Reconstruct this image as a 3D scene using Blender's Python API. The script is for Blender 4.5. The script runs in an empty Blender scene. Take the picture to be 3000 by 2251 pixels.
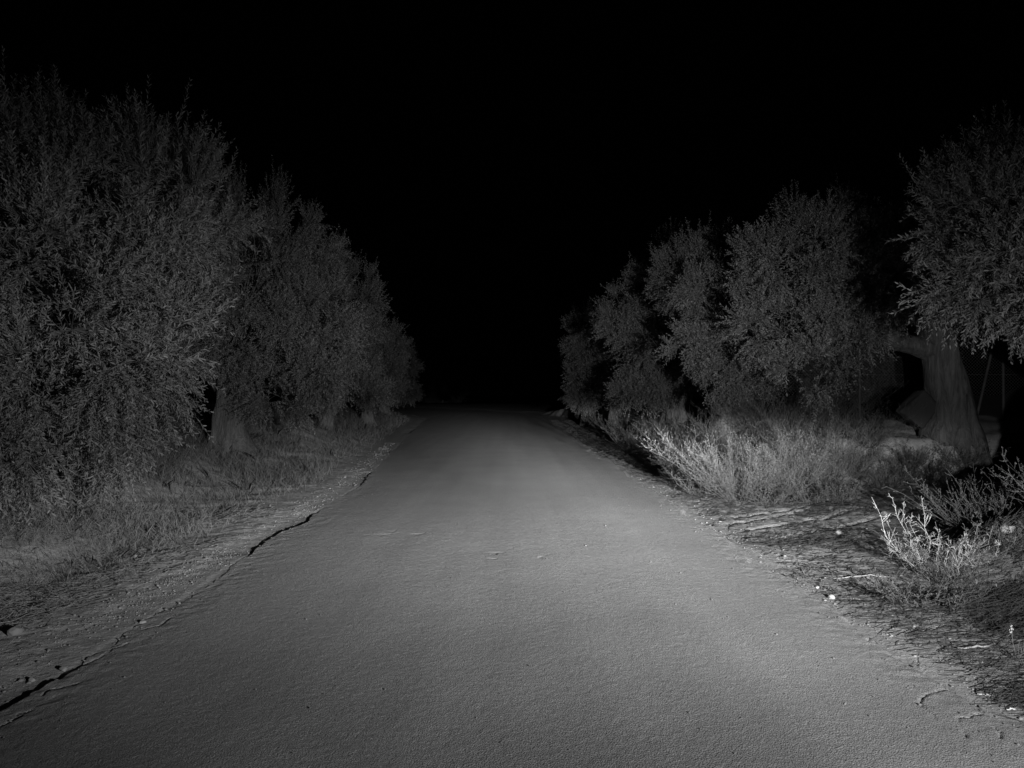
import bpy, math, random
import numpy as np
from mathutils import Vector, Matrix

# ------------------------------------------------------------------ camera, world, light
SC = bpy.context.scene
CAMH, FPX, HOR = 1.5, 2200.0, 1150.0      # camera height, focal length and horizon row of the 3000x2251 photograph
cam_d = bpy.data.cameras.new("camera")
cam = bpy.data.objects.new("camera", cam_d)
SC.collection.objects.link(cam)
cam_d.sensor_width = 36.0
cam_d.lens = 36.0 * FPX / 3000.0
cam_d.clip_start = 0.05
cam_d.clip_end = 3000.0
cam.location = (0, 0, CAMH)
cam.rotation_euler = (math.radians(90) + math.atan((HOR - 1125.5) / FPX), 0, 0)
SC.camera = cam

w = bpy.data.worlds.new("World")
SC.world = w
w.use_nodes = True
w.node_tree.nodes["Background"].inputs[0].default_value = (1, 1, 1, 1)
w.node_tree.nodes["Background"].inputs[1].default_value = 0.00012   # a moonless night

LAMP = Vector((2.25, 0.10, 1.18))        # the parked car's headlamp, beside the photographer
LAMP_POWER = 66000.0
# beam profile: tables of (angle in degrees, strength).  BEAM = the low beam, SPILL = what leaks past its cut-off
BEAM_AZ = [(-62, .03), (-54, .045), (-49, .10), (-44, .14), (-37, .24), (-30, .39), (-22, .57), (-17, .70), (-12, .86), (-7, .90), (-1, .76), (5, .52), (10, .33), (15, .22), (24, .10), (45, .03)]
BEAM_EL = [(-35, .002), (-20, .0062), (-18, .0125), (-16.5, .025), (-15, .040), (-13, .062), (-11, .115), (-9, .200), (-7.5, .27), (-5, .32), (-4, .27), (-3, .19), (-2, .10), (-1, .04), (.7, .0)]
HOT_AZ = [(-28, .0), (-19, .04), (-14, .11), (-10, .54), (-6.5, 1.0), (-3, .85), (0, .55), (3, .34), (8, .22), (16, .05), (26, .0)]
HOT_EL = [(-9, .0), (-6, .18), (-4, .5), (-2.8, .85), (-2.0, .98), (-1.5, 1.0), (-1.1, .82), (-.7, .40), (-.2, .08), (.2, .0)]
SPILL_AZ = [(-60, .3), (-45, .55), (-35, .75), (-20, 1.1), (-13, 1.5), (-5, 1.4), (5, 1.3), (10, .95), (15, .42), (22, .40), (35, .18), (60, .08)]
SPILL_EL = [(-30, .003), (-12, .008), (-5, .025), (0, .045), (5, .064), (8, .052), (12, .034), (16, .0140), (20, .0058), (26, .0018), (35, .0004), (50, .0001)]

ld = bpy.data.lights.new("headlamp", 'POINT')
ld.energy = LAMP_POWER
ld.shadow_soft_size = 0.03
ld.use_nodes = True
nt = ld.node_tree
em = next(n for n in nt.nodes if n.type == 'EMISSION')
def N(tree, typ, **kw):
    n = tree.nodes.new(typ)
    for k, v in kw.items():
        setattr(n, k, v)
    return n
geo = N(nt, 'ShaderNodeNewGeometry')
sep = N(nt, 'ShaderNodeSeparateXYZ')
nt.links.new(geo.outputs['Normal'], sep.inputs[0])
def mth(tree, op, a=None, b=None):
    n = N(tree, 'ShaderNodeMath', operation=op)
    for i, v in enumerate((a, b)):
        if v is None: continue
        if hasattr(v, 'links') or isinstance(v, bpy.types.NodeSocket): tree.links.new(v, n.inputs[i])
        else: n.inputs[i].default_value = v
    return n.outputs[0]
az = mth(nt, 'MULTIPLY', mth(nt, 'ARCTAN2', sep.outputs[0], sep.outputs[1]), 57.29578)
el = mth(nt, 'MULTIPLY', mth(nt, 'ARCSINE', sep.outputs[2]), 57.29578)
def ramp(tree, sock, table, lo, hi):
    mr = N(tree, 'ShaderNodeMapRange')
    mr.inputs[1].default_value = lo; mr.inputs[2].default_value = hi
    tree.links.new(sock, mr.inputs[0])
    r = N(tree, 'ShaderNodeValToRGB')
    r.color_ramp.interpolation = 'LINEAR'
    es = r.color_ramp.elements
    while len(es) > 1: es.remove(es[0])
    for i, (a, v) in enumerate(table):
        p = (a - lo) / (hi - lo)
        e = es[0] if i == 0 else es.new(p)
        e.position = p; e.color = (v, v, v, 1)
    tree.links.new(mr.outputs[0], r.inputs[0])
    return r.outputs[0]
bA = ramp(nt, az, BEAM_AZ, -90, 90); bE = ramp(nt, el, BEAM_EL, -40, 60)
hA = ramp(nt, az, HOT_AZ, -90, 90); hE = ramp(nt, el, HOT_EL, -40, 60)
sA = ramp(nt, az, SPILL_AZ, -90, 90); sE = ramp(nt, el, SPILL_EL, -40, 60)
tot = mth(nt, 'ADD', mth(nt, 'ADD', mth(nt, 'MULTIPLY', bA, bE), mth(nt, 'MULTIPLY', hA, hE)), mth(nt, 'MULTIPLY', sA, sE))
nt.links.new(tot, em.inputs[1])
lo_ = bpy.data.objects.new("headlamp", ld)
SC.collection.objects.link(lo_)
lo_.location = LAMP

SC.view_settings.view_transform = 'Standard'
SC.view_settings.look = 'None'
SC.view_settings.exposure = 0.0
SC.view_settings.gamma = 1.0
SC.cycles.max_bounces = 5
SC.cycles.diffuse_bounces = 3
SC.cycles.transparent_max_bounces = 4
SC.cycles.sample_clamp_indirect = 2.0

# ------------------------------------------------------------------ helpers
rs = np.random.RandomState(11)
COL = SC.collection

def gp(px, py, z=0.0):
    """ground point under a photograph pixel (3000 px wide), on the plane at height z"""
    y = FPX * (CAMH - z) / (py - HOR)
    return ((px - 1500.0) * y / FPX, y)
def at(px, py, y):
    return np.array([(px - 1500.0) * y / FPX, y, CAMH - (py - HOR) * y / FPX])

def _hash(ix, iy, s):
    h = (ix.astype(np.int64) * 374761393 + iy.astype(np.int64) * 668265263 + s * 1442695041) & 0xffffffff
    h = ((h ^ (h >> 13)) * 1274126177) & 0xffffffff
    h = (h ^ (h >> 16)) & 0xffffffff
    return h.astype(np.float64) / 4294967295.0
def vn(x, y, s=0):
    x = np.asarray(x, float); y = np.asarray(y, float)
    ix = np.floor(x); iy = np.floor(y); fx = x - ix; fy = y - iy
    fx = fx * fx * (3 - 2 * fx); fy = fy * fy * (3 - 2 * fy)
    a = _hash(ix, iy, s); b = _hash(ix + 1, iy, s); c = _hash(ix, iy + 1, s); d = _hash(ix + 1, iy + 1, s)
    return (a + (b - a) * fx) * (1 - fy) + (c + (d - c) * fx) * fy - 0.5
def fbm(x, y, s=0, o=4, g=.5):
    r = 0; a = 1.0; f = 1.0
    for k in range(o):
        r = r + a * vn(x * f + 17.3 * k, y * f - 9.1 * k, s + k); a *= g; f *= 2.03
    return r
def ss(a, b, x):
    t = np.clip((x - a) / (b - a), 0, 1)
    return t * t * (3 - 2 * t)

def mesh_obj(name, verts, faces_flat, sizes, mats, parent=None, matidx=None, smooth=False, rnd=None):
    me = bpy.data.meshes.new(name)
    verts = np.asarray(verts, np.float32).reshape(-1, 3)
    faces_flat = np.asarray(faces_flat, np.int32).ravel(); sizes = np.asarray(sizes, np.int32).ravel()
    me.vertices.add(len(verts)); me.vertices.foreach_set("co", verts.ravel())
    me.loops.add(len(faces_flat)); me.loops.foreach_set("vertex_index", faces_flat)
    me.polygons.add(len(sizes))
    st = np.concatenate([[0], np.cumsum(sizes)[:-1]]).astype(np.int32)
    me.polygons.foreach_set("loop_start", st); me.polygons.foreach_set("loop_total", sizes)
    for m in mats: me.materials.append(m)
    if matidx is not None: me.polygons.foreach_set("material_index", np.asarray(matidx, np.int32))
    if smooth: me.polygons.foreach_set("use_smooth", np.ones(len(sizes), bool))
    me.update(calc_edges=True)
    if rnd is not None:
        a = me.attributes.new("tone", 'FLOAT', 'POINT'); a.data.foreach_set("value", np.asarray(rnd, np.float32))
    o = bpy.data.objects.new(name, me); COL.objects.link(o)
    if parent is not None: o.parent = parent
    return o
def thing(name, loc, label, cat, group=None, rz=0):
    o = bpy.data.objects.new(name, None); COL.objects.link(o); o.location = loc; o.rotation_euler = (0, 0, rz)
    o.empty_display_size = .2
    return tag(o, label, cat, group)
def tag(o, label=None, cat=None, group=None, kind=None):
    if label: o['label'] = label
    if cat: o['category'] = cat
    if group: o['group'] = group
    if kind: o['kind'] = kind
    return o

def nrm(v): return v / np.maximum(np.linalg.norm(v, axis=-1, keepdims=True), 1e-9)
def perp(d):
    a = np.where(np.abs(d[:, 2:3]) < .9, np.array([[0, 0, 1.]]), np.array([[1., 0, 0]]))
    u = nrm(np.cross(d, a)); return u, np.cross(d, u)
class Geo:
    def __init__(s): s.v = []; s.f = []; s.sz = []; s.t = []; s.n = 0
    def add(s, v, f, size, tone):
        v = v.reshape(-1, 3); f = np.asarray(f)
        s.v.append(v); s.f.append((f + s.n).ravel()); s.sz.append(np.full(f.reshape(-1, size).shape[0], size)); s.t.append(np.broadcast_to(tone, (len(v),)).astype(float)); s.n += len(v)
    def segs(s, p0, p1, r0, r1, tone=1.0, k=3):
        p0 = np.asarray(p0, float).reshape(-1, 3); p1 = np.asarray(p1, float).reshape(-1, 3); n = len(p0)
        if n == 0: return
        r0 = np.broadcast_to(r0, (n,)); r1 = np.broadcast_to(r1, (n,))
        d = nrm(p1 - p0); u, w_ = perp(d)
        V = np.zeros((n, 2 * k, 3))
        for i in range(k):
            a = 2 * math.pi * i / k; c = math.cos(a) * u + math.sin(a) * w_
            V[:, i] = p0 + c * r0[:, None]; V[:, k + i] = p1 + c * r1[:, None]
        F = np.array([[i, (i + 1) % k, k + (i + 1) % k, k + i] for i in range(k)])
        F = F[None] + (np.arange(n) * 2 * k)[:, None, None]
        s.add(V, F, 4, np.repeat(np.broadcast_to(tone, (n,)), 2 * k))
    def leaves(s, p, d, wd, L, W, tone, six=True):
        n = len(p)
        if n == 0: return
        L = np.broadcast_to(L, (n,))[:, None]; W = np.broadcast_to(W, (n,))[:, None]
        up = np.cross(d, wd)
        if six:
            V = np.stack([p, p + d * L * .3 - wd * W * .46, p + d * L * .72 - wd * W * .36 + up * L * .02, p + d * L - up * L * .03,
                          p + d * L * .72 + wd * W * .36 + up * L * .02, p + d * L * .3 + wd * W * .46], 1)
            F = np.arange(6)[None] + (np.arange(n) * 6)[:, None]; k = 6
        else:
            V = np.stack([p, p + d * L * .5 - wd * W * .5, p + d * L, p + d * L * .5 + wd * W * .5], 1)
            F = np.arange(4)[None] + (np.arange(n) * 4)[:, None]; k = 4
        s.add(V, F, k, np.repeat(np.broadcast_to(tone, (n,)), k))
    def blades(s, p, d, wd, L, W, bend, tone):
        n = len(p); L = np.broadcast_to(L, (n,))[:, None]; W = np.broadcast_to(W, (n,))[:, None]
        m = p + d * L * .55; t = p + d * L * 1.0 + bend * L
        V = np.stack([p - wd * W * .5, p + wd * W * .5, m + bend * L * .3 + wd * W * .4, t, m + bend * L * .3 - wd * W * .4], 1)
        F = np.arange(5)[None] + (np.arange(n) * 5)[:, None]
        s.add(V, F, 5, np.repeat(np.broadcast_to(tone, (n,)), 5))
    def obj(s, name, mats, parent=None, smooth=False):
        return mesh_obj(name, np.concatenate(s.v), np.concatenate(s.f), np.concatenate(s.sz), mats, parent, rnd=np.concatenate(s.t), smooth=smooth)

# ------------------------------------------------------------------ materials (all neutral grey: the place was photographed in infrared black and white)
def base_mat(name, col, rough=.8):
    m = bpy.data.materials.new(name); m.use_nodes = True
    b = m.node_tree.nodes["Principled BSDF"]
    b.inputs['Base Color'].default_value = (col, col, col, 1); b.inputs['Roughness'].default_value = rough
    b.inputs['Specular IOR Level'].default_value = .25
    return m, m.node_tree, b
def vary(t, b, col, scale, amt, detail=6, extra=None):
    tc = N(t, 'ShaderNodeTexCoord'); n = N(t, 'ShaderNodeTexNoise'); n.inputs['Scale'].default_value = scale; n.inputs['Detail'].default_value = detail
    n.inputs['Roughness'].default_value = .65
    t.links.new(tc.outputs['Object'], n.inputs['Vector'])
    mr = N(t, 'ShaderNodeMapRange'); mr.inputs[1].default_value = .3; mr.inputs[2].default_value = .7
    mr.inputs[3].default_value = col * (1 - amt); mr.inputs[4].default_value = col * (1 + amt)
    t.links.new(n.outputs[0], mr.inputs[0])
    out = mr.outputs[0]
    if extra is not None: out = mth(t, 'MULTIPLY', out, extra)
    t.links.new(out, b.inputs['Base Color'])
    return tc, out
def bump(t, b, tc, specs):
    prev = None
    for kind, scale, dist in specs:
        if kind == 'n':
            n = N(t, 'ShaderNodeTexNoise'); n.inputs['Scale'].default_value = scale; n.inputs['Detail'].default_value = 5; n.inputs['Roughness'].default_value = .6
        else:
            n = N(t, 'ShaderNodeTexVoronoi'); n.inputs['Scale'].default_value = scale
        t.links.new(tc.outputs['Object'], n.inputs['Vector'])
        bp = N(t, 'ShaderNodeBump'); bp.inputs['Distance'].default_value = dist; bp.inputs['Strength'].default_value = 1.0
        t.links.new(n.outputs[0], bp.inputs['Height'])
        if prev is not None: t.links.new(prev, bp.inputs['Normal'])
        prev = bp.outputs[0]
    t.links.new(prev, b.inputs['Normal'])

M_ROAD, t, b = base_mat("asphalt", .27, .85)
tc, c_ = vary(t, b, .27, 130, .38, 3)
n2 = N(t, 'ShaderNodeTexNoise'); n2.inputs['Scale'].default_value = 1.3; n2.inputs['Detail'].default_value = 5
t.links.new(tc.outputs['Object'], n2.inputs['Vector'])
mr = N(t, 'ShaderNodeMapRange'); mr.inputs[1].default_value = .3; mr.inputs[2].default_value = .7; mr.inputs[3].default_value = .94; mr.inputs[4].default_value = 1.06
t.links.new(n2.outputs[0], mr.inputs[0])
mp_ = N(t, 'ShaderNodeMapping'); mp_.inputs['Scale'].default_value = (2.6, .09, 1); t.links.new(tc.outputs['Object'], mp_.inputs[0])
n3 = N(t, 'ShaderNodeTexNoise'); n3.inputs['Scale'].default_value = 1.0; n3.inputs['Detail'].default_value = 6; t.links.new(mp_.outputs[0], n3.inputs['Vector'])
mr3 = N(t, 'ShaderNodeMapRange'); mr3.inputs[1].default_value = .3; mr3.inputs[2].default_value = .7; mr3.inputs[3].default_value = .91; mr3.inputs[4].default_value = 1.09
t.links.new(n3.outputs[0], mr3.inputs[0])
t.links.new(mth(t, 'MULTIPLY', mth(t, 'MULTIPLY', c_, mr.outputs[0]), mr3.outputs[0]), b.inputs['Base Color'])
bump(t, b, tc, [('n', 110, .0058), ('v', 150, .003)])

M_SOIL, t, b = base_mat("dry_soil", .2, .95)
tc, _ = vary(t, b, .32, 9, .3)
bump(t, b, tc, [('n', 30, .012), ('n', 140, .003)])

def tone_mat(name, col, rough=.7, transl=.0, under=None, nz=None, dark=.45, spec=.3):
    m, t, b = base_mat(name, col, rough)
    b.inputs['Specular IOR Level'].default_value = spec
    a = N(t, 'ShaderNodeAttribute'); a.attribute_name = "tone"
    v = mth(t, 'MULTIPLY', a.outputs['Fac'], col)
    if under:
        g = N(t, 'ShaderNodeNewGeometry')
        k = mth(t, 'ADD', mth(t, 'MULTIPLY', g.outputs['Backfacing'], under - 1.0), 1.0)
        v = mth(t, 'MULTIPLY', v, k)
    t.links.new(v, b.inputs['Base Color'])
    if nz:
        tc = N(t, 'ShaderNodeTexCoord'); bump(t, b, tc, nz)
    if transl:
        tr = N(t, 'ShaderNodeBsdfTranslucent'); t.links.new(v, tr.inputs[0])
        mx = N(t, 'ShaderNodeMixShader'); mx.inputs[0].default_value = transl
        o = t.nodes['Material Output']
        t.links.new(b.outputs[0], mx.inputs[1]); t.links.new(tr.outputs[0], mx.inputs[2]); t.links.new(mx.outputs[0], o.inputs[0])
    return m
M_LEAF = tone_mat("olive_leaf", .135, .75, .25, under=1.3, spec=.12)
M_TWIG = tone_mat("twig", .16, .8)
M_STRAW = tone_mat("dry_grass", .125, .7, .15)
M_SHRUB = tone_mat("shrub_foliage", .075, .7, .15)
M_STEM = tone_mat("shrub_stem", .085, .6)
M_STONE = tone_mat("stone", .18, .85, nz=[('n', 25, .004)])
M_WIRE, _, _b = base_mat("galvanised_wire", .35, .45); _b.inputs['Metallic'].default_value = .6
M_POST, t, b = base_mat("weathered_post", .08, .6); vary(t, b, .08, 12, .3)

M_BARK, t, b = base_mat("olive_bark", .17, .9)
tc = N(t, 'ShaderNodeTexCoord'); mp = N(t, 'ShaderNodeMapping'); mp.inputs['Scale'].default_value = (9, 9, 1.6)
t.links.new(tc.outputs['Object'], mp.inputs[0])
n = N(t, 'ShaderNodeTexNoise'); n.inputs['Scale'].default_value = 1.6; n.inputs['Detail'].default_value = 8; n.inputs['Roughness'].default_value = .7; n.inputs['Distortion'].default_value = .6
t.links.new(mp.outputs[0], n.inputs['Vector'])
mr = N(t, 'ShaderNodeMapRange'); mr.inputs[1].default_value = .3; mr.inputs[2].default_value = .7; mr.inputs[3].default_value = .06; mr.inputs[4].default_value = .18
t.links.new(n.outputs[0], mr.inputs[0]); t.links.new(mr.outputs[0], b.inputs['Base Color'])
bp = N(t, 'ShaderNodeBump'); bp.inputs['Distance'].default_value = .09; t.links.new(n.outputs[0], bp.inputs['Height'])
n = N(t, 'ShaderNodeTexNoise'); n.inputs['Scale'].default_value = 60; t.links.new(tc.outputs['Object'], n.inputs['Vector'])
bp2 = N(t, 'ShaderNodeBump'); bp2.inputs['Distance'].default_value = .006; t.links.new(n.outputs[0], bp2.inputs['Height']); t.links.new(bp.outputs[0], bp2.inputs['Normal'])
t.links.new(bp2.outputs[0], b.inputs['Normal'])

# ------------------------------------------------------------------ ground shape
YS = [0, 12, 22, 43, 55, 70, 100]
def road_left(y): return np.interp(y, YS, [-2.37, -2.45, -3.28, -4.9, -8, -18, -50]) + .0
def road_right(y): return np.interp(y, YS, [2.26, 2.2, 2.02, 1.9, 0.5, -7, -36])
def rough_edge(y, s):
    return .16 * fbm(y * .9, y * 0 + 3.1, s, 2) + .06 * fbm(y * 4.5, y * 0 + .7, s + 5, 3)
RUTS = [[(2140, 1532), (2330, 1498), (2600, 1452), (2860, 1402)], [(2180, 1548), (2400, 1520), (2620, 1478), (2830, 1420)],
        [(2200, 1585), (2380, 1555), (2600, 1515), (2760, 1478)], [(2150, 1512), (2300, 1495), (2500, 1450)]]
RUTS = [np.array([gp(*p) for p in r]) for r in RUTS]
def dist_poly(x, y, P):
    d = np.full(x.shape, 1e9)
    for a, b_ in zip(P[:-1], P[1:]):
        v = b_ - a; L2 = (v ** 2).sum() + 1e-12
        t_ = np.clip(((x - a[0]) * v[0] + (y - a[1]) * v[1]) / L2, 0, 1)
        d = np.minimum(d, np.hypot(x - a[0] - t_ * v[0], y - a[1] - t_ * v[1]))
    return d
def height(x, y):
    x = np.asarray(x, float); y = np.asarray(y, float)
    xl = road_left(y); xr = road_right(y)
    u = xl - x      # distance out from the left edge
    v = x - xr
    wob = fbm(x * .7, y * .7, 3, 3)
    near = ss(60, 20, y)
    left = .016 - .024 * ss(.05, .3, vn(y * .8, y * 0 + 2, 11)) * ss(.55, .1, u) + .012 * ss(.1, .5, u) + .46 * ss(1.1, 4.2, u + .5 * wob) * ss(60, 40, y) + .42 * ss(13, 20, y) * ss(60, 40, y) * ss(.5, 2.2, u) + .16 * ss(3.9, 4.15, u + 1.2 * fbm(x * .5, y * .5, 8, 3)) * ss(14, 9, y)
    right = -.005 + .02 * wob + .03 * ss(.3, 2, v)
    # the bank under the olive trees on the right
    yf = 12.1 + .05 * np.clip(x - 3, 0, 5) + .5 * fbm(x * .8, y * 0 + 2, 21, 3) + 1.6 * ss(8.2, 8.6, x)
    xf = 3.35 + .35 * fbm(y * .5, y * 0 + 4, 22, 3) - (2.2 - xr)
    s = np.minimum(x - xf, (y - yf) * 1.0)
    gul = .45 * np.abs(fbm(x * 1.5 - y * .55, (y + x) * .22, 31, 3))
    bank = ss(60, 38, y) * (.68 * ss(-.05, .75, s - gul) + .24 * ss(.7, 2.6, s)) + .05 * fbm(x * 2.2, y * 2.2, 33, 3) * ss(0, .5, s)
    right = right - .10 * np.exp(-((x - xr - .62) / .3) ** 2 - ((y - 14.6) / 1.6) ** 2)
    # the spoil heap in the right foreground
    yc = 6.55 + .28 * (x - 3.5) + .25 * fbm(x * 1.3, y * 0, 41, 3)
    H = .02 + .62 * ss(3.35, 5.6, x) + .7 * ss(5.7, 6.2, x) + .05 * fbm(x * 3, y * 3, 44, 3)  # the unseen right end is raised to shade the ground behind it
    dy = y - yc
    heap = H * np.exp(-np.where(dy < 0, (dy / 1.25) ** 2, (dy / .38) ** 2)) * ss(3.25, 4.1, x)
    heap = heap * ss(10.5, 8.0, x)
    heap = heap + .22 * ss(3.2, 5, x) * ss(6.6, 4.5, y) * (x > 0)
    right = right + bank + heap
    for r in RUTS:
        d = dist_poly(x + .1 * vn(x * 1.7, y * 1.7, 58), y + .07 * fbm(x * 3.2, y * 2.2, 59, 4), r)
        right = right - (.030 + .045 * vn(x * 1.3, y * 1.3, 57)) * np.exp(-(d / .038) ** 2)
    h = np.where(u > 0, left, np.where(v > 0, right, -.06))
    # fade under the road without a step
    inr = (u <= 0) & (v <= 0)
    e = np.minimum(-u, -v)
    h = np.where(inr, np.where(u > v, .010 - .024 * ss(.05, .3, vn(y * .8, y * 0 + 2, 11)), -.01) * ss(.5, .15, e) - .06 * ss(.15, .5, e), h)
    off = np.where(inr, 0, np.minimum(np.where(u > 0, u, 9e9), np.where(v > 0, v, 9e9)))
    rough = ss(0, .3, off) * near
    sm = np.clip(1 - bank * .0, 0, 1)
    rz_ = (y > 7.4) & (y < 12.3) & (x > xr) & (x < 8)
    rough = rough * np.where(rz_, .85, 1)
    h = h + rough * (.05 * fbm(x * 1.9, y * 1.9, 51, 3) * ss(.2, 1.2, off) + .010 * fbm(x * 9, y * 9, 52, 3) * (.5 + ss(-.2, .3, vn(x * .8, y * .8, 53))) + .007 * fbm(x * 33, y * 33, 54, 2))
    # a long fall of the land towards the back, and tyre tread by the road edge
    h = h - 2.0 * ss(95, 170, y)
    tx, ty = 2.62, 6.75
    tm = np.exp(-(((x - tx) / .28) ** 2 + ((y - ty) / .55) ** 2) * 1.2)
    h = h + tm * .008 * np.sin((x * .55 + (y - ty) * .9) * 58) * (x > xr + .05)
    return h
def hz(x, y): return float(height(np.array([x]), np.array([y]))[0])

def axis(parts):
    out = []
    for a, b_, st in parts: out.append(np.arange(a, b_, st))
    return np.concatenate(out + [[parts[-1][1]]])
def stretch(a, b_, n, p=2.6):
    return a + (b_ - a) * np.linspace(0, 1, n) ** p
gx = np.concatenate([-stretch(14, 420, 36)[::-1], np.arange(-13.9, -7, .12), np.arange(-7, -3.4, .05), np.arange(-3.4, -2.0, .022), np.arange(-2.0, 1.8, .3), np.arange(1.8, 4.6, .022), np.arange(4.6, 9, .045), np.arange(9, 13.9, .14), stretch(14, 420, 36)])
gy = np.concatenate([-stretch(1, 300, 20)[::-1], np.arange(-.9, 2.4, .2), np.arange(2.4, 12.5, .026), np.arange(12.5, 14.5, .045), np.arange(14.5, 24, .1), np.arange(24, 60, .4), stretch(60.5, 700, 40)])
def grid(name, X, Y, Z, mats):
    ny, nx = X.shape
    V = np.stack([X, Y, Z], -1).reshape(-1, 3)
    i = np.arange(nx - 1)[None] + (np.arange(ny - 1) * nx)[:, None]
    F = np.stack([i, i + 1, i + nx + 1, i + nx], -1).reshape(-1)
    return mesh_obj(name, V, F, np.full((nx - 1) * (ny - 1), 4), mats, smooth=True)
X, Y = np.meshgrid(gx, gy)
g = grid("ground", X, Y, height(X, Y), [M_SOIL])
g['kind'] = 'structure'

# road: its own slab with broken edges, relief, seams and cracks
CR = [[(2784, 2015), (2740, 2030), (2698, 2048), (2688, 2060), (2694, 2074), (2702, 2084), (2720, 2096), (2733, 2113)],
      [(2894, 2094), (2850, 2100), (2796, 2113), (2806, 2130), (2812, 2150), (2822, 2170)],
      [(2906, 2139), (2918, 2150), (2926, 2172)], [(2574, 1850), (2556, 1853), (2541, 1864), (2543, 1872), (2539, 1881)],
      [(-30, 2140), (0, 2135), (23, 2128), (47, 2114), (62, 2105), (58, 2100)], [(61, 2095), (90, 2090), (112, 2075), (125, 2070)],
      [(127, 2042), (140, 2030), (154, 2022), (190, 2017), (230, 2006)], [(250, 1950), (300, 1930), (330, 1905), (380, 1890)],
      [(420, 1850), (470, 1838), (500, 1815)]]
CR = [np.array([gp(*p) for p in r]) for r in CR]
ry = np.concatenate([np.arange(1.0, 2.9, .1), np.arange(2.9, 8.2, .0105), np.arange(8.2, 14, .03), np.arange(14, 30, .12), np.arange(30, 100, .5)])
ru = np.linspace(0, 1, 600)
U, YY = np.meshgrid(ru, ry)
el_ = road_left(YY) + rough_edge(YY, 61) * ss(.3, 0, U)
er_ = road_right(YY) + rough_edge(YY, 62) * ss(.7, 1, U)
XX = el_ + (er_ - el_) * U
def road_z(x, y, U, fine=True):
    z = .012 + .035 * (1 - (2 * U - 1) ** 2) + .006 * fbm(x * .6, y * .35, 71, 3) - 2.0 * ss(95, 170, y)
    z = z + .0016 * np.exp(-((U - .27) / .08) ** 2) * 0
    if fine:
        f = ss(14, 7, y)
        z = z + f * (0.0020 * fbm(x * 55, y * 55, 72, 2, .6) + .0012 * fbm(x * 12, y * 12, 75, 2) + .0015 * fbm(x * 2.5, y * 2.5, 76, 2))
        # paving seams across the road
        for yy_, a, w_ in ((9.0, .004, .04), (10.45, .006, .05), (11.9, .006, .07), (13.2, .005, .06), (14.5, .006, .09), (16.6, .006, .1), (20.5, .01, .2)):
            a = a * .5; s_ = y - yy_ - .12 * fbm(x * .8, y * 0, int(yy_ * 10), 2) - .01 * x
            z = z + .4 * a * np.exp(-(s_ / w_) ** 2) * (.5 + vn(x * .9, y * 0 + yy_, 79))
        z = z - .006 * ss(9, 7, y) * ss(.22, .36, vn(x * 12, y * 12, 91)) * ss(.28, .42, vn(x * .9 + 4, y * .9, 92))
        e = np.minimum(U, 1 - U) * 4.6
        z = z + .008 * fbm(x * 14, y * 14, 77, 3) * ss(.5, .0, e)
        z = z - .035 * ss(.10, .0, (1 - U) * 4.6)
    return z
ZZ = road_z(XX, YY, U)
nb = (YY < 9).any(1)
wx = XX + .014 * fbm(XX * 24, YY * 24, 81, 2); wy = YY + .02 * fbm(XX * 24, YY * 24, 82, 2)
for r in CR:
    sel = (ry > r[:, 1].min() - .15) & (ry < r[:, 1].max() + .15)
    d = dist_poly(wx[sel], wy[sel], r)
    ZZ[sel] -= .010 * np.exp(-(d / .0058) ** 2) * ss(-.6, -.1, vn(XX[sel] * 9, YY[sel] * 9, 84))
# skirts
def col(i, dz, dx):
    return XX[:, i:i + 1] + dx, YY[:, i:i + 1], ZZ[:, i:i + 1] + dz
lx, ly, lz = col(0, -.12, -.015); rx_, ry_, rz_ = col(-1, -.12, .015)
o = grid("road", np.hstack([lx, XX, rx_]), np.hstack([ly, YY, ry_]), np.hstack([lz, ZZ, rz_]), [M_ROAD])
o['kind'] = 'structure'

# ------------------------------------------------------------------ olive trees
def loft(path, radii, k=26, flut=.12, seed=0, flare=0.0):
    """a closed gnarled tube along a path (list of points), radii per point"""
    path = np.array(path, float); n = len(path)
    # resample
    tt = np.linspace(0, n - 1, (n - 1) * 7 + 1)
    P = np.stack([np.interp(tt, np.arange(n), path[:, i]) for i in range(3)], 1)
    for _ in range(3): P[1:-1] = (P[:-2] + 2 * P[1:-1] + P[2:]) / 4
    R = np.interp(tt, np.arange(n), radii)
    T = nrm(np.gradient(P, axis=0))
    ref = np.array([1.0, 0.1, 0.0]); U_ = nrm(np.cross(T, ref)); W_ = np.cross(T, U_)
    th = np.linspace(0, 2 * np.pi, k, endpoint=False)
    q = np.linspace(0, 1, len(P))
    TH, Q = np.meshgrid(th, q)
    cx, cy = np.cos(TH) * 2.1, np.sin(TH) * 2.1
    f = 1 + flut * 1.6 * fbm(cx + 9 * seed + 10, cy + Q * 1.6 + 10, 100 + seed, 3) + flut * .9 * vn(cx * 2.2 + 50, cy * 2.2 + Q * 4 + 50, 130 + seed)
    f = f + flare * np.exp(-Q * 7) * (1 + .7 * vn(cx * 1.6 + 20, cy * 1.6 + 20, 140 + seed))
    V = P[:, None] + (np.cos(TH)[..., None] * U_[:, None] + np.sin(TH)[..., None] * W_[:, None]) * (R[:, None] * f)[..., None]
    m = len(P)
    i = np.arange(k)[None] + (np.arange(m - 1) * k)[:, None]; j = (np.arange(k) + 1)[None] % k + (np.arange(m - 1) * k)[:, None]
    F = np.stack([i, j, j + k, i + k], -1).reshape(-1, 4)
    V = np.concatenate([V.reshape(-1, 3), P[-1:]])
    cap = np.array([[(m - 1) * k + a, (m - 1) * k + (a + 1) % k, m * k] for a in range(k)])
    return V, F, cap

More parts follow.
